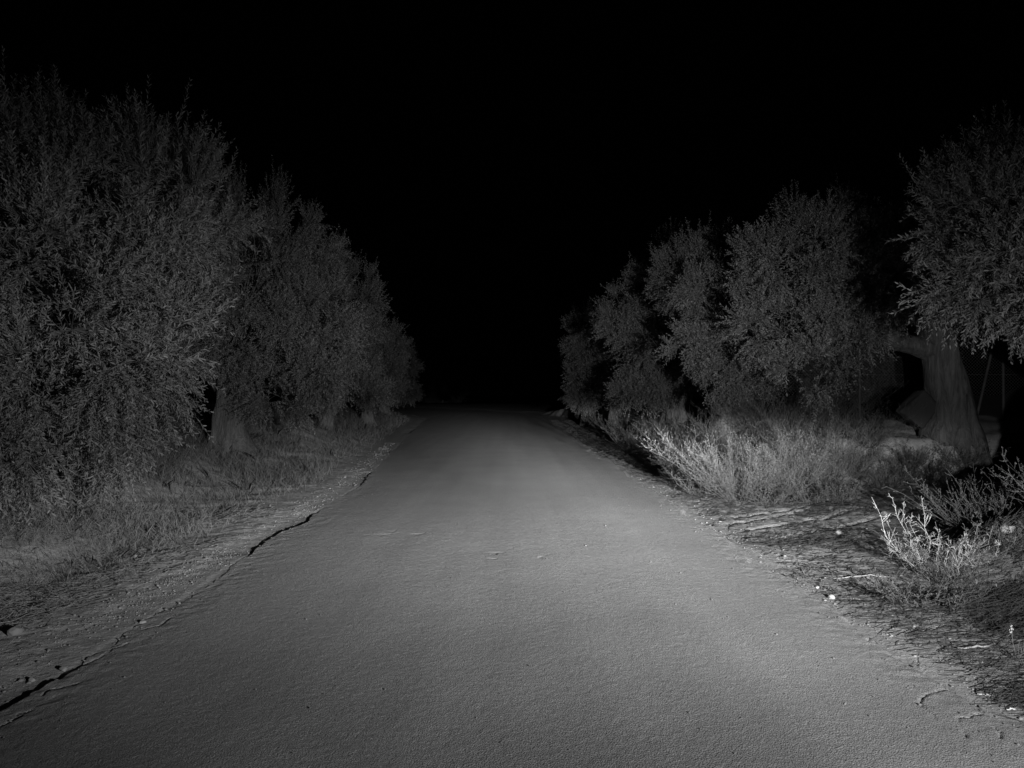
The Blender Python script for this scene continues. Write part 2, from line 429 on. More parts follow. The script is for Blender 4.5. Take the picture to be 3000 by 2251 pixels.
def shoots(G, T, o_, d_, Ls, rg, pitch, leaf, lw, six, curve):
    """leafy olive shoots: a thin stem with opposite pairs of narrow leaves"""
    n = len(o_); k = int(np.max(Ls) / pitch)
    u, w_ = perp(d_)
    tone_s = rg.uniform(.75, 1.2, n)
    prev = o_
    for q in range(3):
        a = (q + 1) / 3
        p = o_ + d_ * (Ls * a)[:, None] + curve * (Ls * a * a)[:, None]
        T.segs(prev, p, .0024 - .0005 * q, .0019 - .0005 * q, tone_s * .7)
        prev = p
    for j in range(k):
        s = (j + 1) * pitch
        ok = s < Ls * 1.02
        if not ok.any(): break
        oo, dd, cc, LL = o_[ok], d_[ok], curve[ok], Ls[ok]
        a = s / LL
        p = oo + dd * s + cc * (LL * a * a)[:, None]
        tdir = nrm(dd + cc * (2 * a)[:, None])
        uu, ww = (u[ok], w_[ok]) if j % 2 else (w_[ok], u[ok])
        for sg in (-1, 1):
            m = len(p)
            keep = rg.rand(m) < .94
            side = nrm(uu * sg + rg.normal(0, .25, (m, 3)))
            ld_ = nrm(tdir * rg.uniform(.55, 1.1, (m, 1)) + side * .75 + rg.normal(0, .12, (m, 3)))
            wd = nrm(np.cross(ld_, nrm(side + rg.normal(0, .7, (m, 3)))))
            sz = leaf * rg.uniform(.7, 1.15, m) * (1 - .35 * a ** 3)
            G.leaves(p[keep], ld_[keep], wd[keep], sz[keep], (lw * rg.uniform(.8, 1.2, m))[keep], (tone_s[ok] * rg.uniform(.7, 1.25, m))[keep], six)
        # terminal leaf
    return

def crown_geo(blobs, base, top, nsh, seed, leaf=.058, lw=.0125, pitch=.03, six=True, clump=.42, shl=(.22, .5), upb=.35, whip=.12):
    """blobs: ellipsoids in tree space; shoots radiate from clumps that sit in and on them.  Returns leaf Geo, branch Geo"""
    rg = np.random.RandomState(seed)
    G = Geo(); T = Geo()
    vol = np.array([(b_[3] * b_[4] * b_[5]) ** .75 * (b_[6] if len(b_) > 6 else 1) for b_ in blobs]); vol /= vol.sum()
    ncl = max(12, int(nsh / 48))
    for b_, fr in zip(blobs, vol):
        c = np.array(b_[:3]); r = np.array(b_[3:6])
        m = max(4, int(round(ncl * fr)))
        dr = nrm(rg.normal(0, 1, (m, 3)))
        rad = rg.uniform(.45, 1.0, m) ** .6
        cc = c + dr * r * rad[:, None]
        cr = clump * rg.uniform(.6, 1.25, m)
        # a bough from the trunk to every clump
        st = np.tile(np.array(top), (m, 1)) + rg.normal(0, .08, (m, 3))
        mid = st * .45 + cc * .55 + rg.normal(0, .16, (m, 3)) + np.array([0, 0, .12])
        T.segs(st, mid, .02, .012, .5, 5); T.segs(mid, cc, .012, .006, .5, 4)
        per = max(6, int(nsh * fr / m))
        for i in range(m):
            out = nrm((cc[i] - c)[None] / r)[0]
            # boughlets inside the clump
            q = per
            dd = nrm(rg.normal(0, 1, (q, 3)) + out * 1.0 + np.array([0, 0, upb]))
            o0 = cc[i] + dd * (cr[i] * rg.uniform(.1, .9, q))[:, None] * np.array([1, 1, .8])
            T.segs(np.tile(cc[i], (q, 1)), o0, .004, .0025, .5)
            L = rg.uniform(shl[0], shl[1], q)
            hi = (cc[i][2] - c[2]) / r[2]
            d2 = nrm(dd * .7 + out * .35 + np.array([0, 0, .55 if hi > .2 else (-.15 if hi < -.35 else .2)]) + rg.normal(0, .3, (q, 3)))
            if hi > .45:
                wv = rg.rand(q) < whip; L = np.where(wv, L * 1.7, L); d2 = np.where(wv[:, None], nrm(d2 + np.array([0, 0, 1.3])), d2)
            cur = np.zeros((q, 3)); cur[:, 2] = np.where(d2[:, 2] > .3, .15, -.3) * rg.uniform(.3, 1.2, q)
            shoots(G, T, o0, d2, L, rg, pitch, leaf, lw, six, cur)
    return G, T

def make_tree(pos, label, blobs, trunk, nsh, seed, group, kw={}, limbs=(), tseed=1, flare=.5):
    """pos: base point.  trunk: list of (dx,dy,dz,r).  limbs: extra lofts of the same kind.  blobs in tree space"""
    root = thing("olive_tree", pos, label, "tree", group)
    Vs, Fs, Cs, n = [], [], [], 0
    for li, lp in enumerate([trunk] + list(limbs)):
        V, F, cap = loft([p[:3] for p in lp], [p[3] for p in lp], 30 if li == 0 else 18, .36 if li == 0 else .22, tseed + li, flare if li == 0 else 0)
        Vs.append(V); Fs.append(F + n); Cs.append(cap + n); n += len(V)
    F = np.concatenate(Fs); Cc = np.concatenate(Cs)
    mesh_obj("trunk", np.concatenate(Vs), np.concatenate([F.ravel(), Cc.ravel()]), np.concatenate([np.full(len(F), 4), np.full(len(Cc), 3)]), [M_BARK], root, smooth=True)
    G, T = crown_geo(blobs, None, trunk[-1][:3], nsh, seed, **kw)
    T.obj("branches", [M_TWIG], root); G.obj("crown", [M_LEAF], root)
    return root
def copy_tree(src, pos, rz, sc, label, group):
    r = src.copy(); COL.objects.link(r); r.location = pos; r.rotation_euler = (0, 0, rz); r.scale = sc
    r['label'] = label; r['group'] = group
    for ch in list(src.children):
        c = ch.copy(); COL.objects.link(c); c.parent = r
    return r

GL, GR = "olive trees along the left verge", "olive trees on the bank at the right"
def rel(px, py, y, base): return tuple(at(px, py, y) - np.array(base))
def B(base, px, py, y, rx, ry, rz, wgt=1):
    return rel(px, py, y, base) + (rx, ry, rz, wgt)

# nearest tree on the left, hanging to the ground
b1 = (-6.6, 8.6, hz(-6.6, 8.6))
L1 = make_tree(b1, "tallest olive tree, nearest at the left edge, its foliage hanging to the ground", [
    B(b1, 190, 700, 8.2, 1.45, 1.3, 1.15, 1.3), B(b1, 470, 660, 8.6, .75, .8, .95), B(b1, 10, 900, 7.2, 1.1, 1.0, 1.1, 1.2), B(b1, 330, 980, 7.6, .75, .8, .95, 1.3),
    B(b1, 270, 1250, 7.9, .55, .6, .4), B(b1, 150, 1380, 7.6, .5, .5, .3), B(b1, 10, 1270, 6.9, .6, .6, .45), B(b1, 470, 900, 7.8, .35, .5, .7), B(b1, 150, 1050, 7.3, .6, .6, .5), B(b1, -300, 760, 8.5, 1.6, 1.6, 1.4, 1.1), B(b1, -50, 560, 8.5, 1.2, 1.2, .6), B(b1, 100, 500, 8.4, .6, .6, .45, 1.1), B(b1, 390, 470, 8.8, .42, .6, .4, 1.1)],
    [(0, 0, -.1, .36), (.05, 0, .5, .27), (0, -.1, 1.1, .24), (-.1, 0, 1.7, .2)], 9500, 5, GL, dict(clump=.40, shl=(.2, .42), whip=.12, leaf=.068, lw=.0125, pitch=.024), tseed=3)
b2 = (-5.65, 14.9, hz(-5.65, 14.9))
L2 = make_tree(b2, "olive tree with a pale fluted trunk showing under its crown on the left", [
    B(b2, 760, 760, 14.3, 1.35, 1.3, 1.15, 1.3), B(b2, 700, 940, 14.0, 1.2, 1.2, .9, 1.2), B(b2, 930, 950, 14.4, .85, .9, .95), B(b2, 640, 760, 14.8, 1.0, 1.2, 1.1), B(b2, 880, 1090, 14.0, .75, .7, .5), B(b2, 520, 1040, 14.2, .8, .8, .4), B(b2, 800, 1150, 14.2, .35, .4, .3), B(b2, 460, 1150, 14.5, .5, .5, .3), B(b2, 830, 1180, 14.0, .45, .4, .3), B(b2, 760, 1110, 13.9, .45, .4, .3)],
    [(0, 0, -.1, .36), (0, 0, .35, .29), (.03, 0, .8, .27), (.06, 0, 1.3, .3), (.1, .1, 1.8, .2)], 8000, 6, GL, dict(clump=.36, shl=(.18, .38), pitch=.03, leaf=.066, lw=.0165, whip=.08, six=False),
    limbs=[[(0, 0, 1.1, .2), (.4, .1, 1.6, .14), (.8, 0, 2.1, .1)], [(0, 0, 1.1, .18), (-.5, .1, 1.6, .13), (-.9, 0, 2.1, .1)]], tseed=5)
b3 = (-5.1, 20.5, hz(-5.1, 20.5))
L3 = make_tree(b3, "third olive tree from the left, thin low trunk leaning to the right", [
    B(b3, 990, 900, 20.5, 1.2, 1.2, 1.4, 1.3), B(b3, 1000, 1070, 19.6, 1.05, 1.1, .8, 1.1), B(b3, 900, 1130, 19.8, .8, .7, .4), B(b3, 1010, 1150, 18.9, .9, .5, .42, 3), B(b3, 880, 1165, 19.0, .7, .5, .4, 3), B(b3, 900, 860, 21, 1.2, 1.3, 1.5), B(b3, 1050, 920, 20.5, .6, .8, .9)],
    [(0, 0, -.1, .22), (.1, 0, .35, .15), (.28, 0, .8, .14), (.2, 0, 1.5, .12)], 5500, 7, GL, dict(clump=.36, shl=(.18, .36), pitch=.036, leaf=.07, lw=.019, six=False), tseed=8,
    limbs=[[(0, 0, .2, .16), (-.3, 0, .8, .14), (-.5, .1, 1.5, .12)]])
b4 = (-5.3, 27.5, hz(-5.3, 27.5))
L4 = make_tree(b4, "rounded olive tree, fourth from the left, last one clearly lit", [
    B(b4, 1077, 1020, 27, 1.15, 1.2, 1.35, 1.3), B(b4, 1122, 1080, 26.6, .7, .8, .95), B(b4, 1032, 1060, 27, 1.0, 1.1, 1.1), B(b4, 1082, 1140, 26.3, 1.1, .7, .5, 2.5)],
    [(0, 0, -.1, .26), (0, 0, .5, .2), (.05, 0, 1.2, .16)], 4200, 8, GL, dict(clump=.38, shl=(.18, .38), pitch=.042, leaf=.078, lw=.023, six=False), tseed=9)
p5 = (-6.3, 37, hz(-6.3, 37))
L5 = copy_tree(L4, p5, 2.1, (1.0, 1.0, .9), "dim olive tree behind the rounded one, at the far end of the left row", GL)
p6 = (-9.5, 48, hz(-9.5, 48))
L6 = copy_tree(L4, p6, 4.0, (1.2, 1.2, 1.0), "barely lit olive tree beyond the bend of the road", GL)

# right side
c1 = (6.9, 7.9, .25)
R1 = make_tree(c1, "nearest olive tree at the right edge, crown overhanging from outside the frame", [
    B(c1, 3045, 650, 7.6, .85, .9, .4, 1.2), B(c1, 2885, 640, 7.4, .42, .5, .42), B(c1, 2875, 790, 7.3, .45, .5, .36), B(c1, 3045, 830, 7.2, .6, .6, .36, 1.2), B(c1, 2935, 560, 7.8, .4, .5, .3), B(c1, 3285, 720, 7.8, .9, .9, .6), B(c1, 3085, 740, 7.6, .7, .6, .6)],
    [(0, 0, -.3, .3), (0, 0, .5, .24), (-.05, -.05, 1.1, .22), (-.3, -.1, 1.6, .17), (-.5, -.1, 2.1, .12)], 6500, 15, GR, dict(clump=.3, shl=(.16, .34), whip=.1, leaf=.064, lw=.0125, pitch=.025), tseed=12,
    limbs=[[(0, 0, 1.1, .14), (-.6, -.1, 1.5, .12), (-1.15, -.2, 1.82, .1), (-1.4, -.25, 2.1, .07)]])
c2 = (7.85, 13.55, .84)
R2 = make_tree(c2, "olive tree with a thick flared trunk and a heavy limb reaching left", [
    B(c2, 2330, 760, 11.6, .95, .9, .65, 1.3), B(c2, 2500, 830, 12.0, 1.0, 1.0, .85, 1.2), B(c2, 2390, 960, 11.6, .85, .8, .5, 1.2), B(c2, 2360, 1085, 11.4, .36, .4, .42, 1.3), B(c2, 2440, 1060, 12, .45, .5, .45), B(c2, 2620, 760, 13, .9, .9, .75), B(c2, 2270, 830, 11.6, .38, .5, .45), B(c2, 2750, 800, 13.4, .9, .9, .6), B(c2, 2600, 840, 12.2, .7, .7, .65, 1.5), B(c2, 2500, 700, 12, .8, .8, .5, 1.5), B(c2, 2280, 960, 11.5, .45, .4, .4, 1.5)],
    [(.1, 0, -.8, .60), (.1, 0, -.25, .52), (.08, 0, .15, .44), (.04, 0, .6, .39), (-.04, 0, 1.0, .36), (-.12, 0, 1.4, .31), (-.22, 0, 1.9, .25), (-.25, .1, 2.5, .22)], 9000, 16, GR,
    dict(clump=.3, shl=(.16, .32), pitch=.028, leaf=.064, lw=.016, whip=.1, six=False), tseed=21, flare=.16,
    limbs=[[(.0, 0, 1.15, .25), (-.3, -.05, 1.42, .2), (-.7, -.1, 1.52, .16), (-1.1, -.15, 1.62, .17), (-1.35, -.2, 1.95, .1)], [(-1.05, -.15, 1.6, .1), (-1.6, -.4, 1.8, .06), (-2.3, -.8, 2.1, .045)]])
c3 = (4.25, 14.7, hz(4.25, 14.7))
R3 = make_tree(c3, "olive tree with three separate leafy clumps stepping down towards the road, right", [
    B(c3, 2118, 880, 13.65, 0.52, 0.61, 0.54, 1.2), B(c3, 2098, 1030, 13.45, 0.43, 0.52, 0.45), B(c3, 2188, 970, 14.05, 0.61, 0.70, 0.63), B(c3, 2048, 870, 13.45, 0.26, 0.35, 0.32), B(c3, 2198, 1110, 13.85, 0.35, 0.43, 0.32), B(c3, 2068, 800, 14.25, 0.39, 0.43, 0.36), B(c3, 2138, 1090, 13.45, 0.43, 0.35, 0.36, 2), B(c3, 1998, 810, 15.25, 0.52, 0.52, 0.50, 1.5), B(c3, 2078, 770, 14.75, 0.52, 0.52, 0.45, 1.5), B(c3, 2228, 900, 14.45, 0.70, 0.70, 0.72), B(c3, 2028, 1000, 13.55, 0.26, 0.35, 0.36)],
    [(0, 0, -.2, .42), (0, 0, .3, .33), (-.05, 0, .7, .28), (.05, 0, 1.3, .2)], 8500, 17, GR, dict(clump=.25, shl=(.14, .28), pitch=.032, leaf=.066, lw=.018, six=False), tseed=31)
c4 = (4.2, 19.0, hz(4.2, 19.0))
R4 = make_tree(c4, "upright olive tree whose narrow crown leans over the bank, right side", [
    B(c4, 1850, 880, 18.5, .75, .8, .62, 1.2), B(c4, 1870, 1010, 18.2, .62, .7, .7, 1.1), B(c4, 1960, 800, 19.2, .7, .8, .85), B(c4, 1880, 1120, 18.3, .55, .6, .35), B(c4, 1960, 960, 19.2, .7, .7, .8), B(c4, 1950, 1110, 18.6, .7, .6, .45, 2), B(c4, 1820, 960, 18.2, .45, .5, .6, 1.5), B(c4, 1860, 1160, 18.0, .5, .4, .3, 2)],
    [(0, 0, -.2, .36), (-.05, 0, .3, .28), (-.1, 0, .8, .24), (-.2, 0, 1.5, .18)], 6500, 18, GR, dict(clump=.27, shl=(.15, .3), pitch=.036, leaf=.07, lw=.019, six=False), tseed=33)
c5 = (3.5, 25.5, hz(3.5, 25.5))
R5 = make_tree(c5, "small dim olive tree on the bank, right side, fifth along the row", [
    B(c5, 1730, 1000, 25.3, .8, .8, .9, 1.2), B(c5, 1780, 1110, 25, .8, .8, .6), B(c5, 1700, 1100, 25.2, .5, .6, .7), B(c5, 1790, 990, 25.6, .8, .8, .9), B(c5, 1740, 1150, 24.8, .9, .6, .4, 2)],
    [(0, 0, -.2, .3), (0, 0, .4, .22), (.1, 0, 1.0, .18)], 4800, 19, GR, dict(clump=.3, shl=(.16, .32), pitch=.042, leaf=.076, lw=.023, six=False), tseed=35)
p = (3.3, 33, hz(3.3, 33)); copy_tree(R5, p, 1.3, (1.05, 1.05, .98), "farthest olive tree of the right row, almost lost in the dark", GR)
p = (9.4, 17.5, .9); copy_tree(L3, p, 3.0, (1, 1, .9), "dark olive tree standing behind the thick trunk", GR)
p = (7.2, 18.5, .9); copy_tree(R4, p, 2.2, (1.1, 1.1, .95), "dark olive tree in the second row behind the clumped one", GR)
p = (5.6, 24.0, .9); copy_tree(L4, p, 1.0, (1.1, 1.1, 1.0), "dark olive tree in the second row behind the upright one", GR)

# ------------------------------------------------------------------ shrubs
def make_shrub(name, pos, label, group, n=24, H=0.66, spread=.55, lean=(0, 0), seed=0, side=20, leafn=7, leaf=.015, thick=.003, bare=.15, toneS=1.0, toneL=1.0, curl=.35, sub=False):
    rg = np.random.RandomState(seed)
    root = thing(name, pos, label, "shrub", group)
    S, Lf = Geo(), Geo()
    ph = rg.uniform(0, 2 * np.pi, n); tl = rg.uniform(0, 1, n) ** .6 * spread * 1.25
    S.segs(np.array([[0, 0, -.08]]), np.array([[0, 0, .012]]), .012, .008, toneS * .8, 6)
    d = nrm(np.stack([np.cos(ph) * tl * 1.3 + lean[0], np.sin(ph) * tl * 1.3 + lean[1], np.ones(n)], 1))
    o0 = np.stack([np.cos(ph) * .08 * spread, np.sin(ph) * .08 * spread, np.full(n, -.03)], 1) + rg.normal(0, .03, (n, 3)) * np.array([1, 1, 0])
    L = H * rg.uniform(.55, 1.12, n) / np.maximum(d[:, 2], .45)
    S.segs(np.zeros((n, 3)) - np.array([0, 0, .03]), o0, thick, thick, toneS * .9)
    bend = rg.normal(0, .28, (n, 3)); bend[:, 2] = curl * rg.uniform(.2, 1, n)
    K = 6; pts = []
    for j in range(K + 1):
        a = j / K
        pts.append(o0 + d * (L * a)[:, None] + bend * (L * a * a)[:, None] * .6 + rg.normal(0, .015, (n, 3)) * (a > 0))
    for j in range(K):
        S.segs(pts[j], pts[j + 1], thick * (1.15 - j / K), thick * (1.15 - (j + 1) / K) + .0004, toneS * rg.uniform(.85, 1.15, n))
    P = np.stack(pts, 1)     # n,K+1,3
    def on(P, a):
        f = a * (P.shape[1] - 1); i = np.minimum(f.astype(int), P.shape[1] - 2); w_ = (f - i)[:, None]
        r = np.arange(len(P)); return P[r, i] * (1 - w_) + P[r, i + 1] * w_, nrm(P[r, i + 1] - P[r, i])
    def leafy(p0, p1, tt, cnt):
        for q in range(cnt):
            m = len(p0); a = rg.uniform(.1, 1.02, (m, 1))
            c = p0 + (p1 - p0) * a; dd = nrm(nrm(p1 - p0) * .5 + rg.normal(0, .6, (m, 3)))
            wd = nrm(np.cross(dd, rg.normal(0, 1, (m, 3))))
            sz = leaf * rg.uniform(.5, 1.3, m)
            Lf.leaves(c, dd, wd, sz, sz * rg.uniform(.35, .6, m), toneL * tt * rg.uniform(.7, 1.25, m), False)
    for s_ in range(side):
        a = rg.uniform(bare, 1.0, n)
        p, td = on(P, a)
        dd = nrm(td * .5 + rg.normal(0, .62, (n, 3)) + np.array([0, 0, .3]))
        l2 = L * rg.uniform(.12, .40, n) * (1.25 - a)
        m1 = p + dd * (l2 * .55)[:, None]; m2 = m1 + nrm(dd + np.array([0, 0, .5]) + rg.normal(0, .25, (n, 3))) * (l2 * .5)[:, None]
        tt = rg.uniform(.85, 1.15, n)
        S.segs(p, m1, thick * .5, thick * .4, toneS * tt); S.segs(m1, m2, thick * .4, thick * .28, toneS * tt)
        leafy(p, m1, tt, leafn // 2); leafy(m1, m2, tt, leafn - leafn // 2)
        if sub:
            for _ in range(2):
                e = nrm(dd + rg.normal(0, .7, (n, 3))); l3 = l2 * rg.uniform(.25, .6, n)
                S.segs(m1, m1 + e * l3[:, None], thick * .3, thick * .22, toneS * tt); leafy(m1, m1 + e * l3[:, None], tt, 2)
    for j in range(2, K):
        leafy(pts[j], pts[j + 1], np.ones(n), 3)
    S.obj("stems", [M_STEM], root); Lf.obj("foliage", [M_SHRUB], root)
    return root
def on_ground(px, py, dz=0.0):
    """the terrain point seen at a photograph pixel (walks out along the view ray)"""
    ys = np.geomspace(2.5, 90, 1500); xs = (px - 1500) * ys / FPX; zs = CAMH - (py - HOR) * ys / FPX
    h = height(xs, ys); k = np.argmax(zs <= h)
    return (float(xs[k]), float(ys[k]), float(h[k]) + dz)
GS = "grey scrub bushes along the foot of the right bank"
def sh(px, py, label, **kw):
    kw['H'] *= 1.18
    return make_shrub("roadside_shrub", on_ground(px, py), label, GS, **kw)
sh(2005, 1428, "feathery grey bush leaning left beside a black gap, near the road edge", n=60, H=0.67, spread=.6, lean=(-.06, 0), seed=1, side=23, toneL=.5, toneS=.6)
sh(2160, 1472, "brightest fan-shaped bush, wide and spiky, midway along the bank", n=72, H=0.66, spread=.85, lean=(-.05, -.1), seed=2, side=25, toneL=1.15, toneS=1.0)
sh(2300, 1465, "bush rising right of the bright fan-shaped one, dense fine twigs", n=66, H=0.67, spread=.65, toneL=1.35, lean=(.1, 0), seed=3, side=23)
sh(2420, 1440, "tall hazy bush against the bank below the hanging olive branch", toneL=1.3, n=72, H=0.82, spread=.75, lean=(0, 0), seed=4, side=23, leaf=.013)
sh(2330, 1370, "broad faint bush spread over the top of the bank", n=72, H=0.61, spread=.9, seed=5, side=20, leaf=.013)
sh(2500, 1395, "scraggly bush at the left end of the bare bank face", n=48, H=0.45, spread=.8, seed=6, side=20)
sh(2590, 1430, "loose low bush in front of the bare bank face", n=48, H=0.41, spread=.9, lean=(.1, -.1), seed=7, side=20)
sh(2710, 1425, "wide low bush in front of the thick trunk", n=48, H=0.43, spread=1.0, lean=(.15, 0), seed=8, side=20)
sh(2820, 1370, "small tufted bush hanging off the right end of the bank", n=36, H=0.33, spread=.9, seed=9, side=17)
sh(1850, 1320, "small bush at the far end of the bushes, close to the road", n=42, H=0.51, spread=.7, lean=(-.25, 0), seed=10, side=17, leaf=.016, thick=.005)
sh(1805, 1285, "dim small bush beyond all the others on the right verge", n=36, H=0.49, spread=.7, lean=(-.2, 0), seed=12, side=17, leaf=.018, thick=.005)
sh(1760, 1262, "dim tuft at the road edge near the vanishing right verge", n=50, H=.5, spread=.8, seed=41, side=14, leaf=.02, thick=.006)
sh(1715, 1242, "farthest dim tuft on the right verge", n=50, H=.5, spread=.8, seed=42, side=14, leaf=.02, thick=.006)
sh(2060, 1330, "thin bush half hidden behind the leaning feathery one", n=42, H=0.61, spread=.7, seed=13, side=18)
sh(2230, 1285, "dim bush on the bank between two olive trunks", n=48, H=0.57, spread=.9, seed=14, side=18)
sh(1920, 1290, "dim bush on the slope behind the leaning feathery one", n=36, H=0.41, spread=.9, seed=15, side=17)
sh(2060, 1452, "short bright tuft at the foot of the leaning feathery bush", n=27, H=0.28, spread=1.1, seed=16, side=13)
sh(2370, 1478, "forked pale sprig at the root of the long wheel ruts", n=7, H=0.25, spread=.9, lean=(-.5, 0), seed=17, side=17, thick=.004)
sh(2440, 1470, "low tangled tuft just right of the forked sprig", n=27, H=0.25, spread=1.2, seed=18, side=15)
sh(2255, 1480, "little tuft left of the forked sprig at the verge", n=24, H=0.23, spread=1.2, seed=19, side=13)
for q, (x_, y_, H_, lb) in enumerate(((3.9, 13.3, .75, "hazy bush on the bank top below the clumped olive tree"), (4.7, 12.9, .8, "hazy bush on the bank top left of the hanging olive branch"), (5.4, 13.0, .85, "high hazy bush on the bank top right of the hanging olive branch"), (6.1, 12.9, .6, "last hazy bush on the bank top before the pale slab"), (3.6, 16.5, .7, "bush on the bank top before the upright olive trunk"), (6.75, 12.75, .3, "tiny bush at the foot of the pale slab"))):
    make_shrub("roadside_shrub", (x_, y_, hz(x_, y_)), lb, GS, n=60, H=H_, spread=.9, seed=60 + q, side=20, leaf=.011)
GW = "weeds growing on the spoil heap at the right"
make_shrub("roadside_weed", on_ground(2750, 1688), "brightest white branching weed on the right verge, bare stems curving up", GW, n=28, H=.33, spread=1.2, lean=(.0, 0), seed=31, side=20, leafn=4, leaf=.0075, thick=.0024, toneS=4.6, toneL=3.8, curl=.9, sub=True)
make_shrub("roadside_weed", on_ground(2760, 1700), "grey leafy weed tangled at the foot of the white one", GW, n=26, H=.34, spread=1.0, lean=(.1, 0), seed=32, side=10, leafn=6, leaf=.011, thick=.003, sub=True)
make_shrub("roadside_weed", (4.75, 7.55, hz(4.75, 7.55)), "wide grey weed of upright finger-like stems behind the white one", GW, n=64, H=.42, spread=.95, lean=(-.05, 0), seed=33, side=8, leafn=9, leaf=.014, thick=.004, curl=.5)
make_shrub("roadside_weed", (5.05, 7.75, hz(5.05, 7.75)), "taller right-hand weed with a stray sprig sticking up into the dark", GW, n=36, H=.62, spread=.6, lean=(.16, 0), seed=34, side=8, leafn=9, leaf=.014, thick=.004, curl=.2)
make_shrub("roadside_weed", (4.75, 6.35, hz(4.75, 6.35)), "dark spindly weed at the right edge of the heap", GW, n=24, H=.4, spread=1.1, seed=35, side=9, leafn=6, thick=.0035)
make_shrub("roadside_weed", (5.2, 7.25, hz(5.2, 7.25)), "tuft of broad leaves on the crest of the heap by the right edge", GW, n=24, H=.25, spread=1.1, seed=36, side=6, leafn=8, leaf=.02, thick=.004)
make_shrub("roadside_weed", on_ground(2935, 1570), "small leafy weed beside the pale stone on the heap crest", GW, n=20, H=.16, spread=1.2, seed=37, side=6, leafn=8, leaf=.016)
make_shrub("roadside_weed", on_ground(2450, 1700), "low pale creeping weed on the dirt beside the road", GW, n=60, H=.06, spread=3.2, seed=38, side=5, leafn=5, leaf=.014, thick=.003, toneL=1.2)
make_shrub("roadside_weed", on_ground(2700, 1770), "sparse grass-like weed under the white branching one", GW, n=30, H=.2, spread=1.4, seed=39, side=3, leafn=3, leaf=.02)

# flowering stem at the lower right
fx, fy, fz = on_ground(2975, 1935)
fl = thing("flowering_weed", (fx, fy, fz), "small upright weed with white flower heads near the lower right edge", "plant")
S, Lf = Geo(), Geo(); rg = np.random.RandomState(4)
for k, (dx, H) in enumerate(((-.035, .19), (.055, .165), (.01, .12), (.03, .1), (-.02, .09))):
    pts = [np.array([dx * (j / 5) ** .7, rg.normal(0, .003), H * j / 5 - .01]) for j in range(6)]
    for a_, b_ in zip(pts[:-1], pts[1:]): S.segs(a_[None], b_[None], .0022, .0018, 1.3)
    for j in range(26):
        t_ = rg.uniform(.05, .9); i = int(t_ * 5); p = pts[i] + (pts[i + 1] - pts[i]) * (t_ * 5 - i)
        d_ = nrm(np.array([[rg.normal(), rg.normal(), .6]])); Lf.leaves(p[None], d_, nrm(np.cross(d_, [[0, 0, 1.]])), .018, .003, 1.2, True)
    if k < 2:
        Fl = Geo()
        for j in range(16):
            p = pts[-1] + rg.normal(0, 1, 3) * np.array([.006, .006, .016]) - np.array([0, 0, .012])
            for q in range(5):
                d_ = nrm(rg.normal(0, 1, (1, 3))); Fl.leaves(p[None], d_, nrm(np.cross(d_, rg.normal(0, 1, (1, 3)))), .006, .005, 6.0, True)
        Fl.obj('flower_head', [M_SHRUB], fl)
S.obj("stem", [M_STEM], fl); Lf.obj("leaves", [M_SHRUB], fl)

# ------------------------------------------------------------------ grass, straw, gravel (uncountable stuff)
def scatter(n, x0, x1, y0, y1, seed, dens):
    rg = np.random.RandomState(seed)
    # even density in the picture rather than on the ground: more near the camera
    y = y0 * (y1 / y0) ** rg.rand(n); x = rg.uniform(x0, x1, n)
    k = rg.rand(n) < dens(x, y)
    return x[k], y[k], rg
G = Geo()
def ldens(x, y):
    u = road_left(y) - x
    patch = ss(-.10, .16, fbm(x * .55, y * .45, 201, 3))
    return ss(.55, 1.3, u) * (.22 + .78 * patch) * ss(-13, -11, x)
x, y, rg = scatter(230000, -13, -2.4, 3.6, 40, 21, ldens)
n = len(x); p = np.stack([x, y, height(x, y) - .005], 1)
tall = ss(5.5, 10, y) * .16 + .07
d = nrm(np.stack([rg.normal(0, .55, n), rg.normal(0, .4, n), np.ones(n) * np.where(y < 7, rg.uniform(.05, 1, n), .9)], 1))
wd = nrm(np.stack([rg.normal(0, 1, n), rg.normal(0, .4, n), rg.normal(0, .3, n)], 1))
bd = np.stack([rg.normal(0, .25, n), rg.normal(0, .2, n), -rg.uniform(0, .3, n)], 1)
G.blades(p, d, wd, tall * rg.uniform(.5, 1.4, n), .0018 + .00026 * y, bd, rg.uniform(.75, 1.75, n) * np.where(y > 9, .62, 1))  # far grass darkened in its tone, standing in for dimmer light
tag(G.obj("dry_grass", [M_STRAW]), "short dry grass and stubble covering the left verge", "grass", kind="stuff")

G = Geo()
def rdens(x, y):
    v = x - road_right(y)
    rut = (y > 7.6) & (y < 12.5) & (x < 7.5)
    b_ = ss(.05, .9, v) * ss(-.12, .1, fbm(x * 1.1, y * .9, 205, 3)) * .8 + .2 * ss(1.2, 2.5, v)
    near_ = 1.6 * ss(.5, 1.3, v) * ss(7.2, 5.2, y)
    back = (x > 3.7) & (y > 6.5 + .28 * (x - 3.5)) & (y < 12.0)
    return np.where(rut | back, .015, np.clip(b_ * .25 + near_, 0, 1) * ss(.1, .4, v))
x, y, rg = scatter(60000, 2.1, 9.5, 3.2, 40, 22, rdens)
n = len(x); p = np.stack([x, y, height(x, y) - .005], 1)
tall = np.where(y < 7.6, .05, .10) * rg.uniform(.4, 1.5, n)
d = nrm(np.stack([rg.normal(0, .5, n), rg.normal(0, .4, n), np.ones(n) * rg.uniform(.3, 1, n)], 1))
wd = nrm(np.stack([rg.normal(0, 1, n), rg.normal(0, .4, n), rg.normal(0, .3, n)], 1))
G.blades(p, d, wd, tall, .0022 + .00028 * y, np.stack([rg.normal(0, .25, n), rg.normal(0, .2, n), -rg.uniform(0, .3, n)], 1), rg.uniform(.5, 1.15, n))
tag(G.obj("dry_grass", [M_STRAW]), "thin dry grass on the right verge and bank", "grass", kind="stuff")

